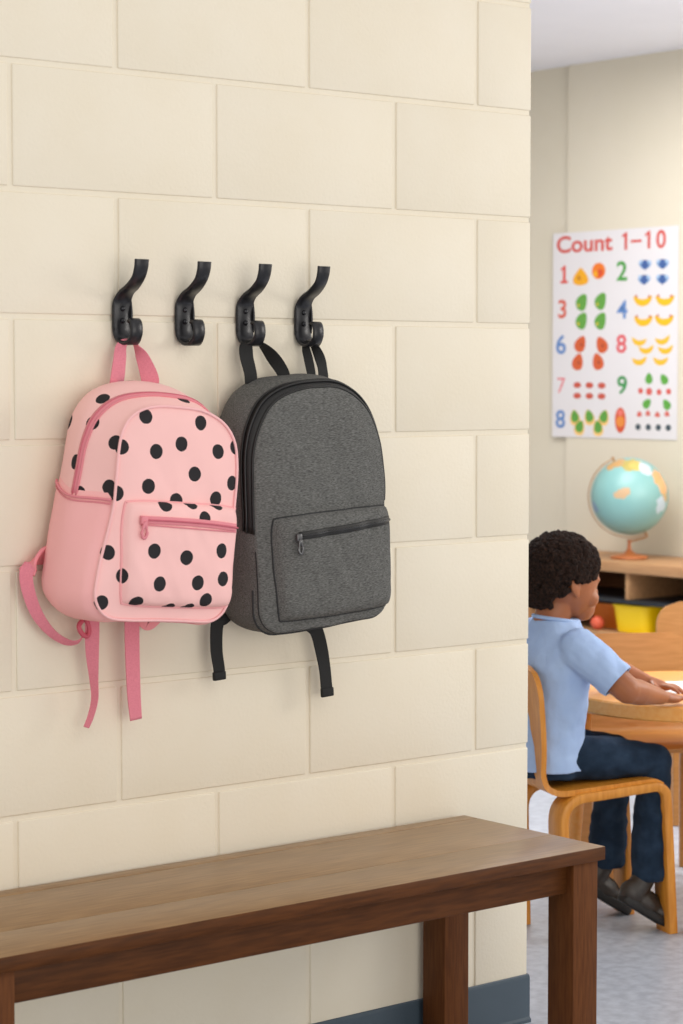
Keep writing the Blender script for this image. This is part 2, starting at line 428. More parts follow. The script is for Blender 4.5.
#DOTS_BEGIN
DOTS_PINK = [
    ('bag_body', -0.0245, -0.0306, 0.3877, 0.0122), ('bag_body', -0.0987, -0.075, 0.3541, 0.0122), ('bag_body', -0.1174, -0.013, 0.3121, 0.0122),
    ('bag_body', -0.1216, -0.0851, 0.3123, 0.0122), ('bag_body', -0.1371, -0.0666, 0.2482, 0.0122), ('bag_body', -0.1376, -0.0837, 0.1981, 0.0122),
    ('bag_body', -0.108, -0.1317, 0.283, 0.0122), ('bag_body', -0.1009, -0.143, 0.2763, 0.0122), ('bag_body', -0.1127, -0.1306, 0.2113, 0.0122),
    ('bag_body', -0.1041, -0.1411, 0.2022, 0.0122), ('bag_body', -0.0588, -0.1436, 0.3279, 0.0122), ('bag_body', 0.0372, -0.107, 0.361, 0.0122),
    ('bag_body', 0.0508, -0.1421, 0.3254, 0.0122), ('bag_body', -0.0383, -0.15, 0.2732, 0.0122), ('bag_body', 0.0105, -0.1479, 0.2884, 0.0122),
    ('bag_body', 0.0875, -0.1468, 0.2814, 0.0122), ('bag_body', 0.0398, -0.1505, 0.2416, 0.0122), ('bag_body', -0.0497, -0.15, 0.2168, 0.0122),
    ('bag_body', 0.0861, -0.1498, 0.204, 0.0122), ('bag_body', 0.0047, -0.1524, 0.1966, 0.0122), ('bag_body', 0.1212, -0.1438, 0.2314, 0.0122),
    ('bag_body', 0.1263, -0.1422, 0.291, 0.0122), ('bag_body', -0.1131, -0.1402, 0.1076, 0.0122), ('bag_body', -0.0869, -0.1466, 0.0722, 0.0122),
    ('bag_body', -0.1197, -0.1406, 0.0287, 0.0122), ('bag_body', -0.0876, -0.1108, 0.0011, 0.0122), ('bag_body', 0.0151, -0.1085, 0.0003, 0.0122),
    ('bag_body', 0.0547, -0.1122, 0.0003, 0.0122), ('bag_body', 0.0902, -0.1134, -0.0001, 0.0122), ('front_pocket', -0.0239, -0.1631, 0.1893, 0.0122),
    ('front_pocket', 0.0291, -0.158, 0.1924, 0.0122), ('front_pocket', 0.0517, -0.1701, 0.1707, 0.0122), ('front_pocket', 0.0846, -0.1514, 0.1927, 0.0122),
    ('front_pocket', -0.0421, -0.1663, 0.1143, 0.0122), ('front_pocket', 0.0214, -0.1676, 0.1061, 0.0122), ('front_pocket', 0.0947, -0.1637, 0.12, 0.0122),
    ('front_pocket', -0.0267, -0.1666, 0.0623, 0.0122), ('front_pocket', 0.0502, -0.1637, 0.0663, 0.0122), ('front_pocket', 0.1012, -0.1613, 0.074, 0.0122),
    ('front_pocket', -0.0635, -0.1566, 0.0313, 0.0122), ('front_pocket', 0.0719, -0.1598, 0.038, 0.0122), ('front_pocket', 0.0052, -0.1475, 0.0254, 0.0122),
    ('front_pocket', 0.0425, -0.1491, 0.0259, 0.0122), ('front_pocket', -0.0894, -0.1501, 0.0724, 0.0122),
]
#DOTS_END
def dots_for(part): return [(d[1], d[2], d[3], d[4]) for d in DOTS_PINK if d[0] == part]

# ---- pink bag
pk = empty('backpack', (.182, -.012, .868), (0, math.radians(5), 0))
tag(pk, 'pink backpack with black polka dots hanging from the first hook', 'backpack')
PINK = (250, 199, 197)
pbag = Bag([(0, .108, .366, .035, .27), (.014, .122, .384, .016, .262), (.045, .131, .388, .004, .25), (.075, .136, .378, .0, .243), (.120, .1355, .357, .0, .240), (.140, .131, .347, .003, .238)], .012, seed=3, wr=.004, exs=(2.5, 2.55, 2.55, 2.6, 2.75, 2.9), hang=(.036, .15))
body = link('bag_body', pbag.body(), dotted('pink_dotted_body', PINK, dots_for('bag_body')), pk)
pb = bvh_of(body)
n = pbag.n
# piping around the front panel
ring = pbag.ring(.140)
bm = B(); tube(bm, [p + Vector((0, -.0015, 0)) + (p - Vector((0, p.y, .17))).normalized() * .0008 for p in ring], .0024, 8, True)
link('piping', bm, mat('pink_piping', (250, 194, 196), .7), pk)
# main zipper: arch along the gusset
def gusset_strip(bag, k0, k1, v, wid, lift, th=.0012, rise=0):
    bm = B(); rows = []
    for k in range(k0, k1 + 1):
        vv = v + rise * math.sin(PI * (k - k0) / (k1 - k0)); ra = bag.ring(vv - wid / 2); rb_ = bag.ring(vv + wid / 2)
        a = ra[k % bag.n]; b = rb_[k % bag.n]; t = ra[(k + 1) % bag.n] - ra[(k - 1) % bag.n]; nn = Vector((t.z, 0, -t.x)).normalized()
        rows.append([bm.verts.new(q) for q in (a - nn * .001, a + nn * lift, a * .5 + b * .5 + nn * (lift + th), b + nn * lift, b - nn * .001)])
    grid_faces(bm, rows, True); bm.faces.new(rows[0]); bm.faces.new(rows[-1]); return bm
def gusset_tube(bag, k0, k1, v, r, lift, rise=0):
    bm = B(); pts = []
    for k in range(k0, k1 + 1):
        ra = bag.ring(v + rise * math.sin(PI * (k - k0) / (k1 - k0)))
        t = ra[(k + 1) % bag.n] - ra[(k - 1) % bag.n]; nn = Vector((t.z, 0, -t.x)).normalized(); pts.append(ra[k % bag.n] + nn * lift)
    tube(bm, pts, r, 6); return bm
z = link('main_zipper', gusset_strip(pbag, 25, n - 25, .072, .011, .0014, rise=.026), M['pinkzip'], pk)
link('zipper_teeth', gusset_tube(pbag, 25, n - 25, .072, .0011, .0026, rise=.026), mat('pink_teeth', (206, 104, 122), .5), z)
bm = gusset_tube(pbag, 25, n - 25, .0785, .0018, .0012, rise=.026); link('zipper_flap', bm, M['pinkzip'], pk)
# side pockets (left one is the one in view)
for (a, b_) in ((n - 26, n - 6), (6, 26)):
    sp = link('side_pocket', pbag.patch(a, b_, .008, .1385, .0045), mat('pink_plain_shaded', (251, 186, 187), .82, (253, 190, 191), 9, bump=.35, bscale=700, spec=.2), pk)  # same cloth in a deeper pink, shade of the side put into the colour
    kk = a + 1 if a > n / 2 else b_ - 1
    bm = B(); pts = []
    for i in range(20):
        r_ = pbag.ring(.01 + .128 * i / 19); t = r_[(kk + 1) % n] - r_[kk - 1]; nn = Vector((t.z, 0, -t.x)).normalized(); pts.append(r_[kk] + nn * .005)
    tube(bm, pts, .0022, 8); link('pocket_hem', bm, M['pinkzip'], sp)
    bm = B(); tube(bm, [p + Vector((0, 0, -.006)) for p in pts], .0012, 6); link('pocket_stitch', bm, M['pinkzip'], sp)
# front pocket
fp = pocket(pb, -.092, .139, .024, .194, .018, 'front_pocket', dotted('pink_dotted_pocket', PINK, dots_for('front_pocket')), pk, seed=5, rc=.09, taper=-.03)
pf = bvh_of(fp)
link('pocket_piping', pocket_rim(fp, .0016), mat('pink_piping2', (244, 174, 178), .7), fp)
zz = link('pocket_zipper', strip_on(pf, [(-.070, .163), (0, .1635), (.07, .162), (.137, .158)], .0125, .0022, .0004), M['pinkzip'], fp)
link('zipper_teeth', teeth_tube(pf, [(-.066, .163), (0, .1635), (.07, .162), (.135, .158)], .0016, .0034), mat('pink_teeth2', (198, 96, 114), .5), zz)
bm = B(); tube(bm, [Vector((u, on_front(pf, u, .154 - u * .02) - .001, .154 - u * .02)) for u in [-.07 + .2 * i / 30 for i in range(31)]], .0013, 6); link('pocket_fold', bm, M['pinkzip'], fp)
def puller(parent, bvh, u, w_, material, ln=.026, wd=.008, hole=True):
    y = on_front(bvh, u, w_) - .005
    bm = B(); box(bm, u - wd * .6, u + wd * .6, y - .003, y + .003, w_ - .007, w_ + .006, .0015, 2)
    s = link('slider', bm, material, parent)
    bm = B(); rows = []; K = 28
    o_ = [(wd * .62 * math.cos(2 * PI * k / K) * (1.15 if math.sin(2 * PI * k / K) < 0 else .8), -ln * .5 + ln * .55 * math.sin(2 * PI * k / K)) for k in range(K)]
    i_ = [(wd * .3 * math.cos(2 * PI * k / K), -ln * .62 + ln * .25 * math.sin(2 * PI * k / K)) for k in range(K)]
    for pts, yy in ((o_, 0), (o_, -.0028), (i_, -.0028), (i_, 0)):
        rows.append([bm.verts.new((u + a * (.98 if yy else 1), y - .002 + yy, w_ - .003 + b)) for a, b in pts])
    rows.append(rows[0]); grid_faces(bm, rows, True)
    link('zipper_pull', bm, material, s); return s
puller(zz, pf, -.066, .163, M['pinkzip'], .027, .0105)
# bottom hem seam
bm = B(); rg = pbag.ring(.126); tube(bm, [rg[k % n] + Vector((0, 0, -.001)) for k in range(-18, 19)], .002, 6); link('bottom_seam', bm, M['pinkzip'], pk)
# top loop through the hook (built in the bag's own frame)
def to_local(e, p): 
    mw = Matrix.LocRotScale(e.location, e.rotation_euler, None); return mw.inverted() @ Vector(p)
def strap(e, name, pts, wds, width, th, material, nn=8):
    bm = B(); rot = Matrix.LocRotScale(None, e.rotation_euler, None).to_3x3().inverted()
    ribbon(bm, [to_local(e, p) for p in pts], [rot @ Vector(d) for d in wds], width, th, nn); return link(name, bm, material, e)
hx = .209; cz = 1.459 - .1405 + .0050
X = (1, 0, 0); Yd = (0, -1, 0)
strap(pk, 'hanging_loop', [(.176, -.034, 1.245), (.180, -.034, 1.262), (.187, -.030, 1.290), (.1935, -.025, 1.312), (.202, -.0275, cz), (.209, -.0275, cz + .0004), (.216, -.0275, cz), (.2245, -.025, 1.313), (.234, -.030, 1.292), (.244, -.034, 1.262), (.246, -.034, 1.245)],
      [X, (1, -.1, 0), (1, -.2, .1), (.8, -.6, .2), (.2, -1, 0), Yd, (-.2, -1, 0), (-.1, -1, .0), (.8, -.8, 0), (1, -.4, 0), X], [.025, .025, .022, .018, .0145, .0145, .0145, .018, .023, .03, .031], .0018, M['pinkweb'])
# small sewn tab at the shoulder of the bag
strap(pk, 'shoulder_tab', [(.120, -.040, 1.231), (.134, -.047, 1.2395), (.148, -.053, 1.242)], [(0, -1, .2)] * 3, .006, .004, M['pinkzip'])
# left shoulder strap: folded pad end and looped webbing
strap(pk, 'shoulder_strap', [(.062, -.012, .975), (.040, -.014, .972), (.018, -.018, .958), (.012, -.022, .945)], [(0, -.6, 1), (.2, -.6, .8), (.5, -.5, .5), (.8, -.3, .2)], [.035, .034, .030, .024], .006, mat('pink_pad', (242, 150, 160), .8, bump=.3, bscale=500))
strap(pk, 'strap_webbing', [(.018, -.022, .964), (.008, -.024, .945), (.012, -.026, .915), (.026, -.028, .880), (.050, -.030, .850), (.078, -.032, .832), (.098, -.036, .831), (.109, -.036, .842)],
      [(.5, -.6, .3), (1, -.4, 0), (1, -.5, 0), (.9, -.6, .3), (.5, -.8, .5), (.2, -.9, .6), (-.2, -.9, .6), (-.4, -.8, .5)], [.022, .022, .021, .019, .016, .015, .014, .016], .0016, M['pinkweb'])
bm = B(); 
for q in range(1):
    tube(bm, [to_local(pk, p) for p in catmull([(.104, -.04, .866), (.095, -.044, .858), (.100, -.044, .846), (.112, -.042, .840), (.117, -.04, .852), (.112, -.038, .868)], 5)], .0042, 8)
link('strap_adjuster', bm, mat('pink_adjuster', (206, 92, 112), .55), pk)
strap(pk, 'strap_tail', [(.122, -.042, .880), (.122, -.042, .855), (.123, -.040, .815), (.127, -.038, .770), (.130, -.036, .735), (.122, -.036, .707), (.113, -.036, .689)], [(1, -.3, 0), (1, -.3, 0), (.8, -.5, 0), (.5, -.8, 0), (.3, -.9, 0), (.4, -.9, 0), (.5, -.8, 0)], [.024, .024, .022, .016, .014, .012, .010], .0016, M['pinkweb'])
strap(pk, 'strap_tail', [(.200, -.044, .880), (.199, -.044, .855), (.201, -.042, .80), (.205, -.040, .735), (.209, -.040, .693)], [X] * 5, [.029, .029, .028, .026, .023], .0018, M['pinkweb'])
# padded strap end peeping out under the bag
bm = B()
pp = [to_local(pk, p) for p in ((.222, -.03, .878), (.235, -.03, .857), (.245, -.03, .853), (.262, -.03, .861), (.28, -.03, .872))]
ribbon(bm, pp, [(0, -.3, 1)] * 5, [.02, .026, .026, .02, .01], .007, 6); link('strap_pad_end', bm, mat('pink_pad2', (244, 156, 164), .8), pk)

# ---- grey bag
gy = empty('backpack', (.551, -.012, .833), (0, math.radians(-3.0), 0))
tag(gy, 'charcoal grey heathered backpack with black zips hanging from two hooks', 'backpack')
gbag = Bag([(0, .132, .414, .035, .28), (.014, .150, .434, .016, .27), (.045, .156, .434, .006, .262), (.080, .1545, .429, .002, .25), (.10, .150, .420, .0, .24), (.114, .144, .410, .003, .235)], .019, seed=11, wr=.008, exs=(2.4, 2.45, 2.5, 2.5, 2.45, 2.4))
gb_o = link('bag_body', gbag.body(), M['grey'], gy); gb = bvh_of(gb_o); n = gbag.n
mz = link('main_zipper', gusset_strip(gbag, 26, n - 24, .1, .017, .0016), M['blackzip'], gy)
link('zipper_teeth', gusset_tube(gbag, 26, n - 24, .1, .0018, .0036), mat('black_teeth', (52, 52, 54), .35, metal=.4), mz)
link('zipper_guard', gusset_tube(gbag, 26, n - 24, .110, .0024, .0012), M['blackzip'], gy)
link('zipper_guard', gusset_tube(gbag, 26, n - 24, .0905, .0022, .0012), M['blackzip'], gy)
bm = B(); rg = [gbag.ring(v)[n - 20] for v in [.02 + .1 * i / 10 for i in range(10)]]
g1 = B(); tube(g1, [gbag.ring(.110)[k % n] for k in range(-22, -8)], .0013, 6); link('side_seam', g1, mat('grey_seam', (46, 47, 49), .9), gy)
gp = pocket(gb, -.116, .154, .018, .200, .018, 'front_pocket', M['grey'], gy, seed=9, rc=.08, taper=-.03)
gf = bvh_of(gp)
link('pocket_piping', pocket_rim(gp, .0013), mat('grey_piping', (50, 51, 53), .9), gp)
zz = link('pocket_zipper', strip_on(gf, [(-.080, .166), (0, .168), (.08, .171), (.150, .173)], .0135, .0022, .0004), M['blackzip'], gp)
link('zipper_teeth', teeth_tube(gf, [(-.077, .166), (0, .168), (.08, .171), (.150, .173)], .0018, .0036), mat('black_teeth2', (52, 52, 54), .35, metal=.4), zz)
puller(zz, gf, -.083, .164, M['silver'], .026, .0095)
bm = B(); rg = gbag.ring(.1); tube(bm, [rg[k % n] + Vector((0, 0, -.001)) for k in range(-18, 19)], .0018, 6); link('bottom_seam', bm, mat('grey_seam2', (50, 51, 53), .9), gy)
h3 = .465; h4 = .594
strap(gy, 'hanging_loop', [(.452, -.040, 1.252), (.450, -.040, 1.270), (.445, -.036, 1.297), (.449, -.030, 1.316), (.458, -.0275, cz + .0002), (.466, -.0275, cz + .0008), (.476, -.0275, cz + .0004), (.488, -.027, 1.316), (.503, -.033, 1.298), (.520, -.040, 1.272), (.526, -.042, 1.25)],
      [X, X, (1, -.2, 0), (.9, -.6, .2), (.2, -1, 0), Yd, (-.2, -1, 0), (-.1, -1, .3), (.3, -.8, .5), (.9, -.5, .3), X], [.026, .026, .025, .022, .0145, .0145, .0145, .02, .024, .022, .022], .002, M['blackweb'])
strap(gy, 'hanging_loop', [(.586, -.040, 1.245), (.586, -.040, 1.262), (.585, -.032, 1.292), (.5855, -.0235, 1.316), (.590, -.0275, cz + .0004), (.597, -.0275, cz + .0004), (.604, -.0235, 1.318), (.610, -.030, 1.300), (.612, -.036, 1.282), (.612, -.040, 1.262), (.611, -.040, 1.245)],
      [X, X, (1, -.6, 0), (.3, -1, 0), Yd, Yd, (.3, -1, 0), (1, -.6, 0), X, X, X], [.017, .017, .016, .0145, .0145, .0145, .0145, .018, .021, .021, .021], .002, M['blackweb'])
strap(gy, 'strap_tail', [(.384, -.035, .850), (.379, -.036, .830), (.379, -.036, .795), (.384, -.036, .765), (.386, -.036, .748)], [(1, -.2, 0)] * 5, [.024, .023, .022, .021, .021], .0022, M['blackweb'])
bm = B(); p = to_local(gy, (.385, -.036, .752)); box(bm, p.x - .013, p.x + .012, p.y - .004, p.y + .004, p.z - .008, p.z + .007, .002, 2); link('strap_tip', bm, M['blackweb'], gy)
strap(gy, 'strap_tail', [(.572, -.03, .858), (.580, -.034, .835), (.598, -.036, .815), (.609, -.036, .785), (.618, -.036, .745), (.622, -.036, .712), (.624, -.036, .698)], [(1, -.2, .3), (1, -.2, .4), (1, -.2, .2), (1, -.2, .1), X, X, X], [.034, .034, .026, .025, .025, .025, .026], .0022, M['blackweb'])
bm = B(); p = to_local(gy, (.6235, -.036, .703)); box(bm, p.x - .0135, p.x + .0135, p.y - .0035, p.y + .0035, p.z - .009, p.z + .007, .002, 2); link('strap_tip', bm, M['blackweb'], gy)
bm = B(); pp = [to_local(gy, p) for p in ((.415, -.03, .858), (.400, -.03, .846), (.380, -.03, .842))]
ribbon(bm, pp, [(0, -.2, 1)] * 3, [.018, .016, .012], .006, 6); link('strap_pad_end', bm, M['blackweb'], gy)

# ------------------------------------------------------------------ bench
BZ = .435; BX1 = .974; BX0 = -.315; BY0 = -.378; BY1 = -.008
be = empty('bench', (0, 0, 0)); be.rotation_euler = (0, 0, math.radians(-.6)); tag(be, 'dark walnut brown wooden bench standing against the cream block wall under the backpacks', 'bench')
def plank(y0, y1, name='seat_plank'):
    bm = B(); box(bm, BX0, BX1, y0, y1, BZ - .024, BZ, .0012, 2); o = link(name, bm, [M['walnut_top']], be); edge_shade(o, 40); return o
def edge_band():
    bm = B(); box(bm, BX0 + .0005, BX1 - .0005, BY0 - .0008, BY0 + .004, BZ - .0235, BZ - .0006, .0004, 1); return link('seat_edge', bm, M['walnut'], be)
plank(BY0, -.2465); plank(-.2450, -.0465); plank(-.0450, BY1)
bm = B(); box(bm, BX0 + .002, BX1 - .002, BY0 + .034, BY1 - .034, BZ - .030, BZ - .0245); link('seat_underside', bm, M['seam'], be, smooth=False)
edge_band()
LW = .060
def leg(x1, y0, y1_):
    bm = B(); box(bm, x1 - LW, x1, y0, y1_, 0, BZ - .0245, .002, 2); o = link('leg', bm, M['walnut_v'], be); edge_shade(o, 40)
LX = BX1 - .010; LX0 = -.226
for x1 in (LX, LX0):
    leg(x1, BY0 + .008, BY0 + .008 + .064); leg(x1 - .034, BY1 - .062, BY1)
bm = B(); box(bm, LX0 - .01, LX - LW + .01, BY0 + .026, BY0 + .046, BZ - .079, BZ - .0245, .0015, 2); link('apron', bm, M['walnut'], be)
bm = B(); box(bm, LX0 - .01, LX - LW + .01, BY1 - .046, BY1 - .026, BZ - .079, BZ - .0245, .0015, 2); link('apron', bm, M['walnut'], be)
for x1 in (LX, LX0):
    bm = B(); box(bm, x1 - .040, x1 - .020, BY0 + .07, BY1 - .07, BZ - .079, BZ - .0245, .0015, 2); link('apron', bm, M['walnut'], be)

# ------------------------------------------------------------------ classroom furniture
def rounded_poly(pts, rad, n=6):
    """(x,z) polyline with rounded corners"""
    out = [Vector(pts[0])]
    for i in range(1, len(pts) - 1):
        p = Vector(pts[i]); a = (Vector(pts[i - 1]) - p); b = (Vector(pts[i + 1]) - p); r = rad[i - 1] if isinstance(rad, (list, tuple)) else rad
        p0 = p + a.normalized() * r; p1 = p + b.normalized() * r
        for k in range(n + 1):
            t = k / n; out.append(p0 * (1 - t) ** 2 + p * 2 * t * (1 - t) + p1 * t * t)
    out.append(Vector(pts[-1])); return [(q.x, q.y) for q in out]
def resample(path, step):
    out = [path[0]]; 
    for a, b in zip(path[:-1], path[1:]):
        L_ = math.dist(a, b); k = max(1, int(L_ / step))
        for i in range(1, k + 1): out.append((a[0] + (b[0] - a[0]) * i / k, a[1] + (b[1] - a[1]) * i / k))
    return out
def make_chair(loc, rot, label, mt, W=.13, back=.617, group=None):
    e = empty('chair', loc, (0, 0, rot)); tag(e, label, 'chair', group)
    # one bent plywood shell: seat turning up into the back
    prof = resample(rounded_poly([(.146, .340), (.130, .3505), (-.150, .333), (-.156, .48), (-.168, back)], [.014, .055, .05], 8), .012)
    Ls = [0]
    for a, b in zip(prof[:-1], prof[1:]): Ls.append(Ls[-1] + math.dist(a, b))
    T = Ls[-1]; bm = B(); rows = []; th = .013
    for i, (x, z_) in enumerate(prof):
        a = Vector(prof[max(i - 1, 0)]); b = Vector(prof[min(i + 1, len(prof) - 1)]); t = (b - a).normalized(); nn = Vector((-t.y, t.x))
        s_ = T - Ls[i]; hw = W - .01
        rc = .07
        if s_ < rc: hw = W - .01 - rc + math.sqrt(max(0, rc * rc - (rc - s_) ** 2))
        hwn = hw * (1.0 - .10 * math.exp(-((Ls[i] / T - .56) / .08) ** 2))
        top = []; bot = []
        K = 12
        for k in range(K + 1):
            y = -hwn + 2 * hwn * k / K; d = .016 * (1 - (y / W) ** 2) * (1 if Ls[i] > .3 else .4)      # slight dish
            c_ = Vector((x, z_)) - nn * (-d if 0 else d) * .6
            top.append(bm.verts.new(((c_ + nn * th / 2).x, y, (c_ + nn * th / 2).y))); bot.append(bm.verts.new(((c_ - nn * th / 2).x, y, (c_ - nn * th / 2).y)))
        rows.append(top + bot[::-1])
    grid_faces(bm, rows, True)
    for r_ in (rows[0], rows[-1]):
        K2 = len(r_) // 2
        for k in range(K2 - 1): bm.faces.new((r_[k], r_[k + 1], r_[-2 - k], r_[-1 - k]))
    o = link('seat_shell', bm, mt, e); edge_shade(o, 50)
    for s in (-1, 1):
        path = resample(rounded_poly([(-.100, .001), (-.108, .322), (.152, .342), (.172, .001)], [.055, .035], 9), .015)
        ya, yb = (-W - .002, -W + .062) if s < 0 else (W - .062, W + .002)
        bm = B(); extrude_profile(bm, path, .021, ya, yb, bev=.002, axis='y')
        o = link('leg_frame', bm, mt, e); edge_shade(o, 50)
    return e
HD = math.radians(-18); CH = Vector((1.787, .470, 0))
chA = make_chair(CH, HD, 'light bent-plywood child chair the child is sitting on', M['ply'])
def at_cam(px, Z, z):
    """world point seen at column px, at horizontal depth Z"""
    p = CAM + R_ * ((px - 341.5) / F_PX * Z) + FH * Z; return Vector((p.x, p.y, z))
TC = at_cam(700, 5.42, 0)
toCam = math.atan2(-FH.y, -FH.x)
cB = at_cam(650, 5.72, 0); make_chair(cB, toCam + .12, 'wide-backed plywood chair on the far side of the round table, empty', M['ply2'], W=.175, back=.60)
cC = at_cam(722, 6.55, 0); make_chair(cC, toCam + .05, 'plywood chair farthest from the bench, its rounded back in front of the low shelf', M['ply2'], W=.165, back=.60)

# round table
tb = empty('table', TC); tag(tb, 'round light wood child table under the seated child\'s arms', 'table')
TZ = .52; TR = .325
bm = B(); lathe(bm, [(TR - .004, TZ - .036), (TR, TZ - .032), (TR, TZ - .004), (TR - .004, TZ)], 72); o = link('table_top', bm, M['table'], tb); edge_shade(o, 30)
for k in range(4):
    a = toCam + .90 + PI / 4 - PI * .5 + k * PI / 2 - .30; p = Vector((math.cos(a), math.sin(a), 0)) * (TR - .055)
    bm = B(); tube(bm, [p * 1.12 + Vector((0, 0, 0.0)), p + Vector((0, 0, TZ - .0365))], [.015, .021], 16); link('leg', bm, M['table'], tb)
# paper on the table
pc = TC + Vector((0, 0, TZ + .0012)) - R_ * .03 - FH * .02
bm = B(); box(bm, -.15, .15, -.105, .105, -.0008, .0008); pa = link('paper_sheet', bm, M['white'], smooth=False)
pa.location = pc + R_ * .03 + FH * .03; pa.rotation_euler = (0, 0, -TH + .1); tag(pa, 'white sheet of paper on the round table under the hands', 'paper')

# low shelf against the back wall
SX0 = 4.44; SH = .555
y_hi = 3.40; y_lo = 1.9
sh = empty('shelf', (4.62, 2.6, 0)); tag(sh, 'low open wooden classroom shelf against the back wall below the poster', 'shelf')
def S(name, x0, x1, y0, y1, z0, z1, mt, bev=.002):
    bm = B(); box(bm, x0 - 4.62, x1 - 4.62, y0 - 2.6, y1 - 2.6, z0, z1, bev, 2); o = link(name, bm, mt, sh); return edge_shade(o, 40)
S('top_board', SX0 - .015, 4.795, y_lo, y_hi, SH - .04, SH, M['shelfwood'])
S('side_panel', SX0, 4.79, y_hi - .03, y_hi - .005, 0.0, SH - .041, M['shelfwood']); S('side_panel', SX0, 4.79, y_lo + .005, y_lo + .03, 0, SH - .041, M['shelfwood'])
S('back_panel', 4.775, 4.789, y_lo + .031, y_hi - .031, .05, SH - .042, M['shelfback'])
S('bottom_board', SX0, 4.774, y_lo + .031, y_hi - .031, .04, .065, M['shelfwood'])
bm = B(); box(bm, SX0 - 4.62, 4.774 - 4.62, y_lo + .031 - 2.6, y_hi - .031 - 2.6, .396, .411, .001, 1); link('middle_board', bm, M['dark'], sh)  # middle board coloured near-black
S('lower_board', SX0, 4.774, y_lo + .031, y_hi - .031, .262, .28, M['shelfwood'])
for yy in (2.81, 2.30): S('divider', SX0 + .003, 4.774, yy, yy + .018, .4115, SH - .0405, M['shelfwood'])
S('divider', SX0 + .003, 4.774, 2.32, 2.338, .066, .2615, M['shelfwood'])
def bin_(name, y0, y1, x0, h, mt, label):
    cx, cy = x0 + .13, (y0 + y1) / 2; e = empty(name, (cx, cy, .2805)); tag(e, label, 'bin')
    bm = B(); hw = (y1 - y0) / 2; N_ = 48; rows = []
    for r, z_ in ((.86, 0), (.88, .002), (.99, h - .012), (1.0, h - .010), (1.03, h - .008), (1.03, h), (.97, h), (.955, h - .012), (.85, .006)):
        rows.append([bm.verts.new((.115 * r * (abs(math.cos(a)) ** .35) * math.copysign(1, math.cos(a)), hw * r * (abs(math.sin(a)) ** .35) * math.copysign(1, math.sin(a)), z_)) for a in [2 * PI * k / N_ for k in range(N_)]])
    grid_faces(bm, rows, True); bm.faces.new(rows[0]); bm.faces.new(rows[-1]); o = link('bin_body', bm, mt, e); edge_shade(o, 40)
    return e
bin_('storage_bin', 2.735, 2.925, SX0 + .005, .108, M['yellow'], 'yellow plastic bin on the low classroom shelf')
bin_('storage_bin', 2.932, 3.10, SX0 + .066, .098, M['orange'], 'orange plastic bin on the low shelf, left of the yellow one')

bm = B(); bmesh.ops.create_uvsphere(bm, u_segments=28, v_segments=18, radius=.027); ba = link('ball', bm, M['coral'])
ba.location = (SX0 + .032, 3.0, .3075); tag(ba, 'small coral red ball on the low shelf in front of the orange bin', 'ball')

# globe
gl = empty('globe', (4.575, 2.932, SH)); tag(gl, 'world globe with pale blue seas on a brass and wood stand, on the shelf', 'globe')
GR = .150; GC = Vector((0, .0, .243))
bm = B(); bmesh.ops.create_uvsphere(bm, u_segments=64, v_segments=40, radius=GR, matrix=Matrix.Translation(GC))
gm = bpy.data.materials.new('globe_map'); gm.use_nodes = True; nt = gm.node_tree; N = nt.nodes; Lk = nt.links
bs = N['Principled BSDF']; bs.inputs['Roughness'].default_value = .35
tc = N.new('ShaderNodeTexCoord'); sea = N.new('ShaderNodeTexNoise'); sea.inputs['Scale'].default_value = 7; Lk.new(tc.outputs['Object'], sea.inputs['Vector'])
sr = N.new('ShaderNodeValToRGB'); sr.color_ramp.elements[0].color = lin((118, 168, 170)); sr.color_ramp.elements[1].color = lin((142, 188, 182)); Lk.new(sea.outputs[0], sr.inputs[0])
cur = sr.outputs[0]
def land(cur, c, r, colr):
    """one land mass: a noisy patch round a point of the ball"""
    d = N.new('ShaderNodeVectorMath'); d.operation = 'DISTANCE'; Lk.new(tc.outputs['Object'], d.inputs[0]); d.inputs[1].default_value = c
    nz = N.new('ShaderNodeTexNoise'); nz.inputs['Scale'].default_value = 22; nz.inputs['Detail'].default_value = 4; Lk.new(tc.outputs['Object'], nz.inputs['Vector'])
    a = N.new('ShaderNodeMath'); a.operation = 'MULTIPLY_ADD'; Lk.new(nz.outputs[0], a.inputs[0]); a.inputs[1].default_value = .09; Lk.new(d.outputs['Value'], a.inputs[2])
    l = N.new('ShaderNodeMath'); l.operation = 'LESS_THAN'; Lk.new(a.outputs[0], l.inputs[0]); l.inputs[1].default_value = r + .045
    mx = N.new('ShaderNodeMix'); mx.data_type = 'RGBA'; Lk.new(l.outputs[0], mx.inputs[0]); Lk.new(cur, mx.inputs[6]); mx.inputs[7].default_value = lin(colr); Lk.new(mx.outputs[2], cur.node.outputs[0].__class__ and bs.inputs['Base Color']); return mx.outputs[2]
gcam = (-FH); 
def gp_(dx, dy):                                                        # a point on the near half of the ball: dx right, dy up, in radii
    d = R_ * dx + Z_ * dy - FH * math.sqrt(max(0, 1 - dx * dx - dy * dy)); return tuple(GC + d * GR)
for dx, dy, r, c_ in ((-.02, .84, .040, (176, 162, 88)), (-.40, .86, .03, (190, 150, 96)), (.15, .80, .03, (206, 176, 96)), (-.30, .10, .020, (196, 164, 128)), (.66, .52, .034, (222, 166, 112)), (.82, .28, .036, (230, 176, 122)), (.84, .02, .018, (206, 170, 112)), (.34, .72, .03, (190, 206, 214)), (.72, -.18, .03, (190, 208, 220)), (-.9, -.3, .02, (120, 150, 180))):
    cur = land(cur, gp_(dx, dy), r, c_)
for dx, dz, r in ((.0, 1, .07), (-.3, -.4, .09), (.5, -.3, .07)):
    cur = land(cur, tuple(GC + (FH * .9 + R_ * dx + Z_ * dz * .4).normalized() * GR), r, (196, 174, 110))
link('ball', bm, gm, gl)
tilt = math.radians(-24)
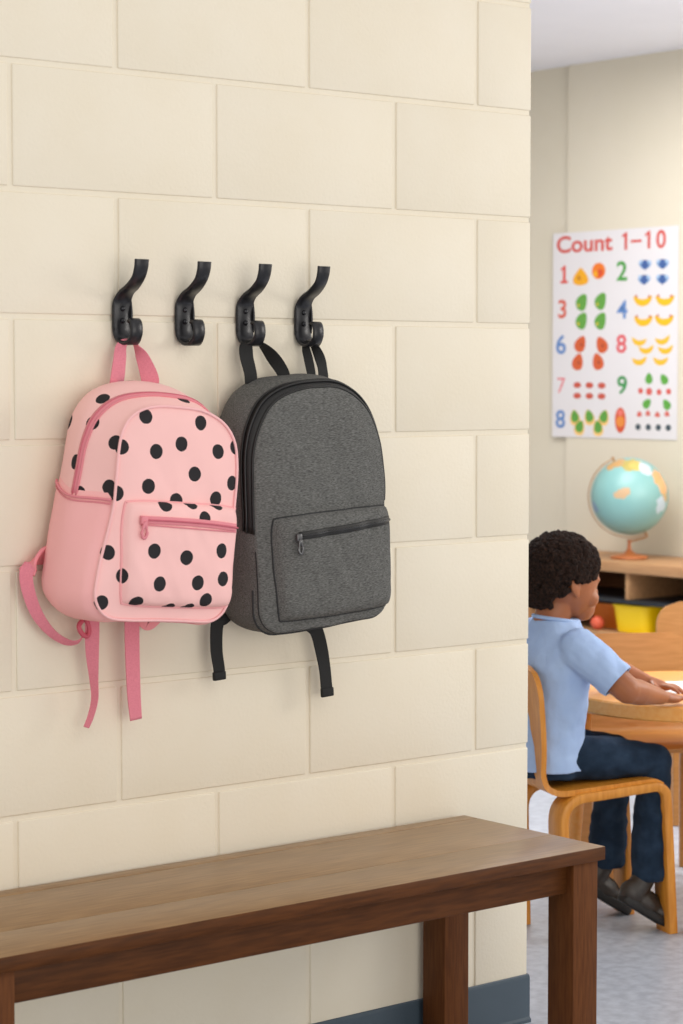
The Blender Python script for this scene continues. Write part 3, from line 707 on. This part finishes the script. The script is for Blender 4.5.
ax = (Z_ * math.cos(tilt) + R_ * math.sin(tilt)).normalized(); sd = (-R_ * math.cos(tilt) + Z_ * math.sin(tilt)).normalized()
bm = B(); pts = [GC + (ax * math.cos(a) + sd * math.sin(a)) * (GR + .010) for a in [PI * k / 40 for k in range(41)]]
ribbon(bm, pts[::4], [ax.cross(sd)] * 11, .010, .004, 5); link('meridian_arm', bm, M['brass'], gl)
bm = B(); tube(bm, [GC + ax * (GR - .001), GC + ax * (GR + .017)], .005, 12); link('axis_pin', bm, M['brass'], gl)
bm = B(); tube(bm, [GC - ax * (GR - .001), GC - ax * (GR + .017)], .005, 12); link('axis_pin', bm, M['brass'], gl)
bm = B(); lowp = GC - ax * (GR + .010); tube(bm, catmull([lowp, lowp + Vector((0, 0, -.012)), Vector((lowp.x * .3, lowp.y * .3, GC.z - GR - .022)), Vector((0, 0, GC.z - GR - .026))], 6), .0045, 10); link('fork', bm, M['brass'], gl)
bm = B(); lathe(bm, [(.072, .001), (.074, .006), (.070, .012), (.034, .018), (.018, .026), (.010, .034), (.007, .045), (.006, .066), (.009, .070), (.009, .074)], 40); o = link('stand', bm, M['globebase'], gl)

# ------------------------------------------------------------------ counting poster
PX = 4.8; po = empty('poster', (PX - .002, 3.578, 1.012)); po.rotation_euler = (0, 0, math.radians(-90))
tag(po, 'white counting poster headed Count 1-10 with coloured numerals and fruit, on the back wall', 'poster')
PWd, PHt = .688, .838                                                    # local x along the wall to the right, y into wall, z up
def PP(cx, cy):                                                          # crop reading -> metres on the sheet
    u = (cx - 88) / 500; top = 103 - 38 * (cx - 88) / 510; v = (cy - top) / (940 - top); u += .05 * u * (1 - u); return u * PWd, (1 - v) * PHt
bm = B(); v = [bm.verts.new(q) for q in ((0, 0, 0), (PWd, 0, 0), (PWd, 0, PHt), (0, 0, PHt), (0, -.0012, 0), (PWd, -.0012, 0), (PWd, -.0012, PHt), (0, -.0012, PHt))]
for f in ((0, 1, 2, 3), (4, 5, 6, 7), (0, 1, 5, 4), (1, 2, 6, 5), (2, 3, 7, 6), (3, 0, 4, 7)): bm.faces.new([v[i] for i in f])
link('poster_sheet', bm, M['poster'], po, smooth=False)
INK = {}
def ink(c):
    if c not in INK: INK[c] = mat('ink', c, .55)
    return INK[c]
def text(name, s, cx, cy, h, c, wfac=1.0, bold=.012, angle=0):
    cu = bpy.data.curves.new(name, 'FONT'); cu.body = s; cu.size = 1; cu.align_x = 'CENTER'; cu.offset = bold; cu.extrude = 0
    o = bpy.data.objects.new('tmp', cu); col.objects.link(o); dg = bpy.context.evaluated_depsgraph_get()
    me = bpy.data.meshes.new_from_object(o.evaluated_get(dg)); bpy.data.objects.remove(o)
    xs = [q.co.x for q in me.vertices]; ys = [q.co.y for q in me.vertices]; mx_, my_ = (min(xs) + max(xs)) / 2, (min(ys) + max(ys)) / 2; k = h / (max(ys) - min(ys))
    x, z_ = PP(cx, cy)
    for q in me.vertices: q.co = Vector((x + (q.co.x - mx_) * k * wfac, -.0016, z_ + (q.co.y - my_) * k + (q.co.x - mx_) * k * wfac * angle))
    me.materials.clear(); me.materials.append(ink(c)); n_ = bpy.data.objects.new(name, me); col.objects.link(n_); n_.parent = po; return n_
RED = (206, 84, 78); GRN = (92, 164, 64); BLU = (96, 134, 192); PNK = (226, 120, 128)
for s, cx, cy, h, c in (('2', 364, 253, .078, (62, 150, 52)), ('3', 126, 412, .076, (210, 90, 70)), ('4', 366, 410, .074, BLU), ('6', 122, 558, .080, BLU), ('8', 364, 551, .074, (216, 84, 92)), ('7', 124, 727, .062, PNK), ('9', 368, 720, .074, (48, 140, 70)), ('8', 121, 866, .074, BLU)):
    text('numeral', s, cx, cy, h, c, 1.16, .018 if s != '7' else .0)
def shape(name, cx, cy, pts, scale, c, rot=0, lift=.0016):
    x, z_ = PP(cx, cy); bm = B(); cr, sr_ = math.cos(rot), math.sin(rot)
    vs = [bm.verts.new((x + (a * cr - b * sr_) * scale * 1.14, -lift, z_ + (a * sr_ + b * cr) * scale)) for a, b in pts]
    bm.faces.new(vs); return bm
def circ(n=22, a=1, b=1): return [(a * math.cos(2 * PI * k / n), b * math.sin(2 * PI * k / n)) for k in range(n)]
pear = [(a * (1 + .32 * -b), b * 1.35) for a, b in circ(26)]
pearlean = [(a * (1 - .25 * b) + .25 * b * b, b * 1.35) for a, b in circ(26)]
drop = [(a * (1 - .62 * b), b * 1.05) for a, b in circ(26)]
smile = [(math.cos(a), .15 - .95 * abs(math.sin(a))) for a in [PI * k / 14 for k in range(15)]] + [(-.8 + 1.6 * k / 8, .12 - .3 * (1 - (-1 + 2 * k / 8) ** 2)) for k in range(1, 8)]
def pic(cx, cy, lay):
    base = None
    for i, (pts, dx, dy, s_, c, r) in enumerate(lay):
        bm = shape('x', cx + dx, cy + dy, pts, s_, c, r, .0015 + .0003 * i)
        o = link('printed_picture' if base is None else 'printed_detail', bm, ink(c), po if base is None else base, smooth=False)
        if base is None: base = o
ORG = (236, 168, 30); LEAF = (96, 158, 66)
pic(199, 278, [(drop, 0, 0, .034, ORG, 0), (circ(10), -6, 6, .010, (200, 130, 30), 0)]); pic(271, 254, [(circ(20), 0, 0, .033, (232, 120, 40), 0), (circ(14), 6, 8, .016, (214, 80, 44), 0), (circ(10), -12, 12, .012, ORG, 0)])
for x, y in ((456, 228), (526, 224), (453, 289), (526, 286)): pic(x, y, [(smile, 0, -8, .030, (132, 166, 208), 0), (drop, 0, 0, .019, (62, 92, 150), PI), (circ(10), -16, -12, .008, (160, 190, 222), 0), (circ(10), 16, -12, .008, (160, 190, 222), 0)])
for x, y in ((203, 382), (279, 376), (203, 458), (279, 457)): pic(x, y, [(pearlean, 0, 0, .0265, LEAF, -.35), (circ(8), -12, 14, .006, (220, 190, 60), 0)])
for x, y in ((448, 366), (536, 363), (451, 448), (534, 444)): pic(x, y, [(smile, 0, -6, .044, (236, 184, 28), 0), (circ(8), -26, -10, .006, (196, 96, 50), 0), (circ(8), 26, -10, .006, (196, 96, 50), 0)])
for x, y, r in ((200, 554, -.5), (285, 556, .5), (190, 628, -.3), (270, 625, .3)): pic(x, y, [(pear, 0, 0, .026, (206, 92, 50), r), (circ(8), 4, 4, .006, (150, 60, 40), 0)])
for x, y, r in ((435, 534, -.1), (527, 527, .2), (463, 566, .1), (540, 565, .1), (436, 613, .1), (521, 611, 0)): pic(x, y, [(smile, 0, -4, .035, (232, 184, 40), r)])
for x in (188, 237, 286):
    for y in (724, 768): pic(x, y, [(circ(16, 1.25, .8), 0, 0, .0155, (196, 84, 68), 0)])
for x, y, r in ((475, 690, 0), (535, 692, .6), (468, 793, -.8), (546, 795, .6)): pic(x, y, [(pear, 0, 0, .0165, (90, 160, 64), r)])
for x, y in ((442, 742), (476, 744), (516, 745), (554, 742)): pic(x, y, [(circ(12), 0, 0, .012 if x != 476 else .015, (208, 92, 84), 0)])
for x, y in ((438, 836), (472, 832), (510, 836), (548, 832)): pic(x, y, [(drop, 0, 0, .011, (206, 100, 90), 0)])
for x in (433, 474, 514, 554): pic(x, 890, [(circ(12), 0, 0, .013, (58, 74, 84), 0)])
for x, y, r in ((179, 855, .2), (237, 852, .3), (296, 852, -.3), (199, 896, -.4), (272, 896, .2)): pic(x, y, [(pear, 0, 4, .0245, (238, 196, 120), r), (pear, 0, -2, .0185, (92, 156, 66), r)])
pic(362, 864, [(circ(24, .82, 1.6), 0, 0, .032, (208, 84, 54), 0), (circ(16, 1, 1.1), 0, 6, .020, (228, 140, 60), 0), (circ(12), 0, -30, .013, (232, 120, 110), 0)])

ONE = [(-.30, .46), (.06, .70), (.20, .70), (.20, -.70), (-.06, -.70), (-.06, .40), (-.30, .26)]
ONEB = [(-.30, .46), (.04, .70), (.16, .70), (.16, -.50), (.38, -.50), (.38, -.70), (-.34, -.70), (-.34, -.50), (-.10, -.50), (-.10, .40), (-.30, .26)]
text('title', 'Count', 213, 142, .070, RED, 1.30, .024)
for nm, x, y, pts, sc_ in (('title_numeral', 376, 131, ONE, .050), ('title_dash', 420, 131, [(-.5, -.1), (.5, -.1), (.5, .1), (-.5, .1)], .052), ('title_numeral', 468, 125, ONE, .050)):
    link(nm, shape(nm, x, y, pts, sc_, RED), ink(RED), po, smooth=False)
text('title_numeral', '0', 519, 122, .072, RED, 1.1, .02)
link('numeral', shape('numeral', 132, 270, ONEB, .052, RED), ink((214, 74, 66)), po, smooth=False)

# ------------------------------------------------------------------ the child
def ellipsoid(bm, c, r, rot=None, seg=20):
    mt = Matrix.Translation(Vector(c)) @ (rot.to_4x4() if rot else Matrix.Identity(4)) @ Matrix.Diagonal((*r, 1))
    bmesh.ops.create_uvsphere(bm, u_segments=seg, v_segments=seg // 2 + 4, radius=1, matrix=mt)
def capsule(bm, p0, p1, r0, r1, n=8, seg=16):
    """tapered limb with round ends"""
    p0, p1 = Vector(p0), Vector(p1); d = (p1 - p0); L_ = d.length; t = d / L_
    a = t.cross(Vector((0, 0, 1)) if abs(t.z) < .9 else Vector((1, 0, 0))).normalized(); b = t.cross(a); rows = []
    S_ = [(-r0 * math.cos(PI / 2 * k / 5), r0 * math.sin(PI / 2 * k / 5) + 1e-4) for k in range(6)] + [(L_ * k / n, r0 + (r1 - r0) * k / n) for k in range(1, n)] + [(L_ + r1 * math.sin(PI / 2 * k / 5), r1 * math.cos(PI / 2 * k / 5) + 1e-4) for k in range(6)]
    for s_, r in S_: rows.append([bm.verts.new(p0 + t * s_ + (a * math.cos(2 * PI * k / seg) + b * math.sin(2 * PI * k / seg)) * r) for k in range(seg)])
    grid_faces(bm, rows, True); bm.faces.new(rows[0]); bm.faces.new(rows[-1])
def chain(bm, pts, rs):
    for i in range(len(pts) - 1): capsule(bm, pts[i], pts[i + 1], rs[i], rs[i + 1])
def loft(bm, secs, seg=28, ex=2.0):
    """secs: (centre, rx, ry[, tilt]) horizontal-ish oval sections"""
    rows = []
    for s_ in secs:
        c, rx, ry = Vector(s_[0]), s_[1], s_[2]; tl = s_[3] if len(s_) > 3 else 0; row = []
        for k in range(seg):
            a = 2 * PI * k / seg; cx_, sy_ = math.cos(a), math.sin(a)
            x = rx * math.copysign(abs(cx_) ** (2 / ex), cx_); y = ry * math.copysign(abs(sy_) ** (2 / ex), sy_)
            row.append(bm.verts.new(c + Vector((x * math.cos(tl), y, x * math.sin(tl)))))
        rows.append(row)
    grid_faces(bm, rows, True); bm.faces.new(rows[0]); bm.faces.new(rows[-1])
def blob(name, bm, material, parent, voxel=.004, smooth=6, disp=None, cut=None):
    """fuse overlapping closed pieces into one continuous skin"""
    bmesh.ops.recalc_face_normals(bm, faces=bm.faces)
    me = bpy.data.meshes.new('tmp'); bm.to_mesh(me); bm.free(); o = bpy.data.objects.new('tmp', me); col.objects.link(o)
    r = o.modifiers.new('r', 'REMESH'); r.mode = 'VOXEL'; r.voxel_size = voxel
    s_ = o.modifiers.new('s', 'SMOOTH'); s_.factor = .5; s_.iterations = smooth
    dg = bpy.context.evaluated_depsgraph_get(); me2 = bpy.data.meshes.new_from_object(o.evaluated_get(dg)); bpy.data.objects.remove(o)
    me2.name = name
    if disp:
        nn = [v.normal.copy() for v in me2.vertices]
        for v, n_ in zip(me2.vertices, nn): v.co += n_ * disp(v.co)
    me2.materials.clear(); me2.materials.append(material)
    for p in me2.polygons: p.use_smooth = True
    n_ = bpy.data.objects.new(name, me2); col.objects.link(n_)
    if parent is not None: n_.parent = parent
    return n_
bm = B()
hrot = Matrix.Rotation(math.radians(16), 3, 'Y')                        # head bowed towards the paper
ellipsoid(bm, (-.048, 0, .815), (.086, .067, .080), hrot, 28)
ellipsoid(bm, (-.020, 0, .778), (.050, .056, .062), hrot, 24)           # face
ellipsoid(bm, (-.004, 0, .738), (.034, .036, .030), hrot)               # jaw and chin
ellipsoid(bm, (.006, 0, .722), (.018, .020, .014)) 
capsule(bm, (.026, 0, .794), (.035, 0, .772), .005, .0075)             # nose
ellipsoid(bm, (.028, .0, .752), (.009, .018, .006)); ellipsoid(bm, (.026, 0, .743), (.009, .016, .005))   # lips
for s in (-1, 1):
    ellipsoid(bm, (.004, .036 * s, .762), (.020, .016, .020))           # cheek
    ellipsoid(bm, (.024, .024 * s, .803), (.008, .016, .006))           # brow
    er = Matrix.Rotation(math.radians(-12), 3, 'Y') @ Matrix.Rotation(math.radians(-22 * s), 3, 'Z')
    ellipsoid(bm, (-.052, .069 * s, .793), (.0145, .0065, .0215), er); ellipsoid(bm, (-.047, .067 * s, .776), (.008, .006, .010), er)
loft(bm, [((-.085, 0, .64), .05, .055), ((-.080, 0, .68), .044, .045), ((-.074, 0, .72), .042, .040), ((-.060, 0, .77), .044, .042)])
loft(bm, [((-.095, 0, .392), .050, .075), ((-.095, 0, .46), .062, .085), ((-.08, 0, .57), .065, .095), ((-.075, 0, .64), .055, .10), ((-.078, 0, .668), .040, .075)])
NS, NE, NW, NH = (-.062, -.112, .660), (.018, -.185, .572), (.128, -.138, .545), (.168, -.122, .5385)
FS, FE, FW, FHn = (-.060, .112, .660), (.120, .150, .590), (.205, .075, .552), (.235, .045, .543)
for S_, E_, W_ in ((NS, NE, NW), (FS, FE, FW)):
    chain(bm, [S_, E_], [.038, .031]); 
    mid = Vector(E_).lerp(Vector(W_), .35); chain(bm, [E_, mid, W_], [.030, .029, .018])
def hand(bm, wrist, palm, side, curl):
    w_ = Vector(wrist); p = Vector(palm); f = (p - w_).normalized(); up = Vector((0, 0, 1)); up = (up - f * up.dot(f)).normalized(); r = f.cross(up)  # r: to the hand's right
    rot = Matrix((f, r, up)).transposed()
    ellipsoid(bm, w_.lerp(p, .85) - up * .002, (.032, .0215, .0105), rot); capsule(bm, w_, p, .0155, .012)
    base = p + f * .012
    for i, (off, ln, sp) in enumerate(((-.0155, .036, -.16), (-.0055, .042, -.04), (.005, .039, .06), (.0145, .030, .2))):
        k = base + r * (off * side); d = (f + r * sp * side).normalized(); a = k + d * ln * .45 + up * (.003); b = a + d * ln * .33 - up * curl * .5; c = b + d * ln * .25 - up * curl
        chain(bm, [k - d * .012, a, b, c], [.0058, .0054, .005, .0042])
    t0 = w_.lerp(p, .55) - r * .012 * side; t1 = t0 + (f * .5 - r * .85 * side) * .020 - up * .002; t2 = t1 + (f * .9 - r * .3 * side) * .018 - up * .002
    chain(bm, [t0, t1, t2], [.0085, .0065, .005])
hand(bm, NW, NH, 1, .003)
hand(bm, FW, FHn, -1, .004)
# legs inside the jeans
HIPN, KNN, ANN = (-.095, -.052, .406), (.156, -.076, .391), (.138, -.078, .118)
HIPF, KNF, ANF = (-.095, .052, .406), (.140, .082, .391), (.114, .082, .118)
for H_, K_, A_ in ((HIPN, KNN, ANN), (HIPF, KNF, ANF)): chain(bm, [H_, K_, Vector(A_).lerp(Vector(K_), .1)], [.036, .032, .022])
person = blob('person', bm, M['skin'], None, .0030, 5)
person.location = CH; person.rotation_euler = (0, 0, HD)
tag(person, 'seated child in light blue t-shirt and dark jeans bending over the round table', 'person')
# hair: close curls
bm = B(); ellipsoid(bm, (-.052, 0, .822), (.090, .073, .083), hrot, 32)
ellipsoid(bm, (-.085, 0, .785), (.050, .058, .048), None, 20)
bmesh.ops.recalc_face_normals(bm, faces=bm.faces)
hr = blob('hair', bm, M['hair'], person, .0035, 2, disp=lambda c: .003 * noise.noise(c * 75) + .0025 * noise.noise(c * 170))
bm = bmesh.new(); bm.from_mesh(hr.data)
def bare(c):                                                             # skin shows: forehead, face, round the ears, nape
    x, y, z_ = c
    line = .030 if z_ > .835 else (.030 - (.835 - z_) * .2)
    if z_ < .760 and x > -.09: return True
    if z_ < .748: return True
    if x > .026 - max(0, .855 - z_) * .62 and z_ < .862: return True
    if x > -.034 and z_ < .800: return True
    if x > -.066 and abs(y) > .045 and z_ < .806: return True
    if x > -.095 and z_ < .775 and abs(y) > .03: return True
    return False
bmesh.ops.delete(bm, geom=[v for v in bm.verts if bare(v.co)], context='VERTS')
def keep_largest(bm):
    bm.verts.ensure_lookup_table(); seen = set(); comps = []
    for v in bm.verts:
        if v.index in seen: continue
        st = [v]; seen.add(v.index); comp = []
        while st:
            q = st.pop(); comp.append(q)
            for e in q.link_edges:
                o_ = e.other_vert(q)
                if o_.index not in seen: seen.add(o_.index); st.append(o_)
        comps.append(comp)
    comps.sort(key=len); bmesh.ops.delete(bm, geom=[v for c in comps[:-1] for v in c], context='VERTS')
bm.verts.index_update(); keep_largest(bm); bm.to_mesh(hr.data); bm.free()
so = hr.modifiers.new('thickness', 'SOLIDIFY'); so.thickness = .012; so.offset = -1
# curls
bm = bmesh.new(); bm.from_mesh(hr.data); 
vs = [(v.co.copy(), v.normal.copy()) for v in bm.verts]; rnd.shuffle(vs)
for c, n_ in vs[:1500]:
    r = rnd.uniform(.002, .004); bmesh.ops.create_icosphere(bm, subdivisions=1, radius=r, matrix=Matrix.Translation(c + n_ * rnd.uniform(0, .003)) @ Matrix.Diagonal((rnd.uniform(.7, 1.2), rnd.uniform(.7, 1.2), rnd.uniform(.7, 1.2), 1)))
bm.to_mesh(hr.data); bm.free()
# t-shirt
fold = lambda c: .0035 * noise.noise(Vector((c.x * 22 + c.z * 14, c.y * 14, c.z * 16 - c.x * 20))) + .002 * noise.noise(c * 45)
bm = B()
loft(bm, [((-.092, 0, .380), .083, .113), ((-.092, 0, .42), .082, .110), ((-.088, 0, .48), .078, .106), ((-.080, 0, .56), .080, .112), ((-.072, 0, .62), .078, .124), ((-.070, 0, .660), .070, .124), ((-.068, 0, .688), .058, .098), ((-.066, 0, .706), .053, .066), ((-.065, 0, .716), .051, .055)], 32, 2.2)
for S_, E_ in ((NS, NE), (FS, FE)):
    s0 = Vector(S_); e0 = Vector(E_); d = (e0 - s0).normalized(); ln = .105 if S_ is NS else .12
    chain(bm, [s0 + Vector((-.002, 0, -.002)), s0 + d * ln], [.049, .043])
    # flat cuff instead of a round end
shirt = blob('t_shirt', bm, M['shirt'], person, .0035, 6, disp=fold)
bm = bmesh.new(); bm.from_mesh(shirt.data)
for S_, E_ in ((NS, NE), (FS, FE)):
    s0 = Vector(S_); d = (Vector(E_) - s0).normalized(); ln = .112 if S_ is NS else .125
    near = lambda c: abs(c.y) > .085 and c.z > .5 and c.y * s0.y > 0 and (c - s0).dot(d) > .04
    fs = [f for f in bm.faces if near(f.calc_center_median())]; es = list({e for f in fs for e in f.edges}); vv = list({v for f in fs for v in f.verts})
    bmesh.ops.bisect_plane(bm, geom=vv + es + fs, plane_co=s0 + d * ln, plane_no=d)
    geom = [v for v in bm.verts if (v.co - s0).dot(d) > ln + 1e-5 and abs(v.co.y) > .085 and v.co.y * s0.y > 0 and v.co.z > .5]
    bmesh.ops.delete(bm, geom=geom, context='VERTS')
bm.to_mesh(shirt.data); bm.free()
so = shirt.modifiers.new('thickness', 'SOLIDIFY'); so.thickness = .003; so.offset = -1
bm = B(); tube(bm, [Vector((-.0655 + .050 * math.cos(a), .054 * math.sin(a), .716 - .007 * math.cos(a))) for a in [2 * PI * k / 40 for k in range(40)]], .0045, 8, True); link('collar', bm, M['shirt'], shirt)
# jeans
bm = B()
loft(bm, [((-.095, 0, .362), .070, .100), ((-.095, 0, .395), .073, .103), ((-.093, 0, .43), .068, .096)], 28, 2.3)
for H_, K_, A_ in ((HIPN, KNN, ANN), (HIPF, KNF, ANF)):
    kn = Vector(K_); hp = Vector(H_); an = Vector(A_); tt = hp.lerp(kn, .5) + Vector((0, 0, .004))
    chain(bm, [hp, tt, kn + Vector((-.006, 0, 0))], [.050, .050, .0375]); chain(bm, [kn + Vector((-.004, 0, -.004)), kn.lerp(an, .5) + Vector((-.006, 0, 0)), an + Vector((0, 0, .022))], [.0375, .041, .043])
def jf(c):
    k = math.exp(-((c.z - .20) / .05) ** 2)
    return .003 * noise.noise(c * 30) + .003 * noise.noise(Vector((c.x * 18, c.y * 18, c.z * 60))) * (1 if c.z < .33 else .5) + .002 * k
jeans = blob('jeans', bm, M['denim'], person, .004, 5, disp=jf)
bm = bmesh.new(); bm.from_mesh(jeans.data)
bmesh.ops.bisect_plane(bm, geom=list(bm.verts) + list(bm.edges) + list(bm.faces), plane_co=(0, 0, .118), plane_no=(0, 0, 1), clear_inner=True); bm.to_mesh(jeans.data); bm.free()
so = jeans.modifiers.new('thickness', 'SOLIDIFY'); so.thickness = .003; so.offset = -1
# shoes, toes down
def shoe(an, pitch, yaw=0):
    e = Vector(an); rot = Matrix.Rotation(yaw, 4, 'Z') @ Matrix.Rotation(pitch, 4, 'Y')
    bm = B(); ellipsoid(bm, (-.012, 0, .028), (.032, .027, .030)); ellipsoid(bm, (.03, 0, .024), (.045, .028, .024)); ellipsoid(bm, (.082, 0, .022), (.042, .030, .023)); capsule(bm, (-.006, 0, .03), (-.004, 0, .068), .027, .027); ellipsoid(bm, (.03, 0, .036), (.035, .021, .018))
    up = blob('shoe', bm, M['shoe'], person, .003, 4)
    up.matrix_local = Matrix.Translation(e) @ rot @ Matrix.Translation((0, 0, -.055))
    bm = B(); rows = []
    outl = [(-.044, .0), (-.038, .020), (-.015, .026), (.03, .026), (.075, .032), (.108, .027), (.130, .010), (.132, 0)]
    outl = outl + [(a, -b) for a, b in reversed(outl[1:-1])]
    c = catmull([(a, b, 0) for a, b in outl + outl[:1]], 5)[:-1]
    for z_, k in ((-.003, .86), (.001, .90), (.013, .90), (.016, .86)): rows.append([bm.verts.new(((p.x - .04) * k + .04, p.y * k, z_)) for p in c])
    grid_faces(bm, rows, True); bm.faces.new(rows[0]); bm.faces.new(rows[-1]); link('sole', bm, M['sole'], up)
    bm = B()
    for i in range(4):
        x = .015 + i * .013; tube(bm, [(x, -.016, .046 - i * .0035), (x + .004, 0, .055 - i * .004), (x, .016, .046 - i * .0035)], .0018, 6)
    link('laces', bm, M['sole'], up)
shoe((.098, .082, .108), math.radians(32)); shoe((.117, -.080, .108), math.radians(32))
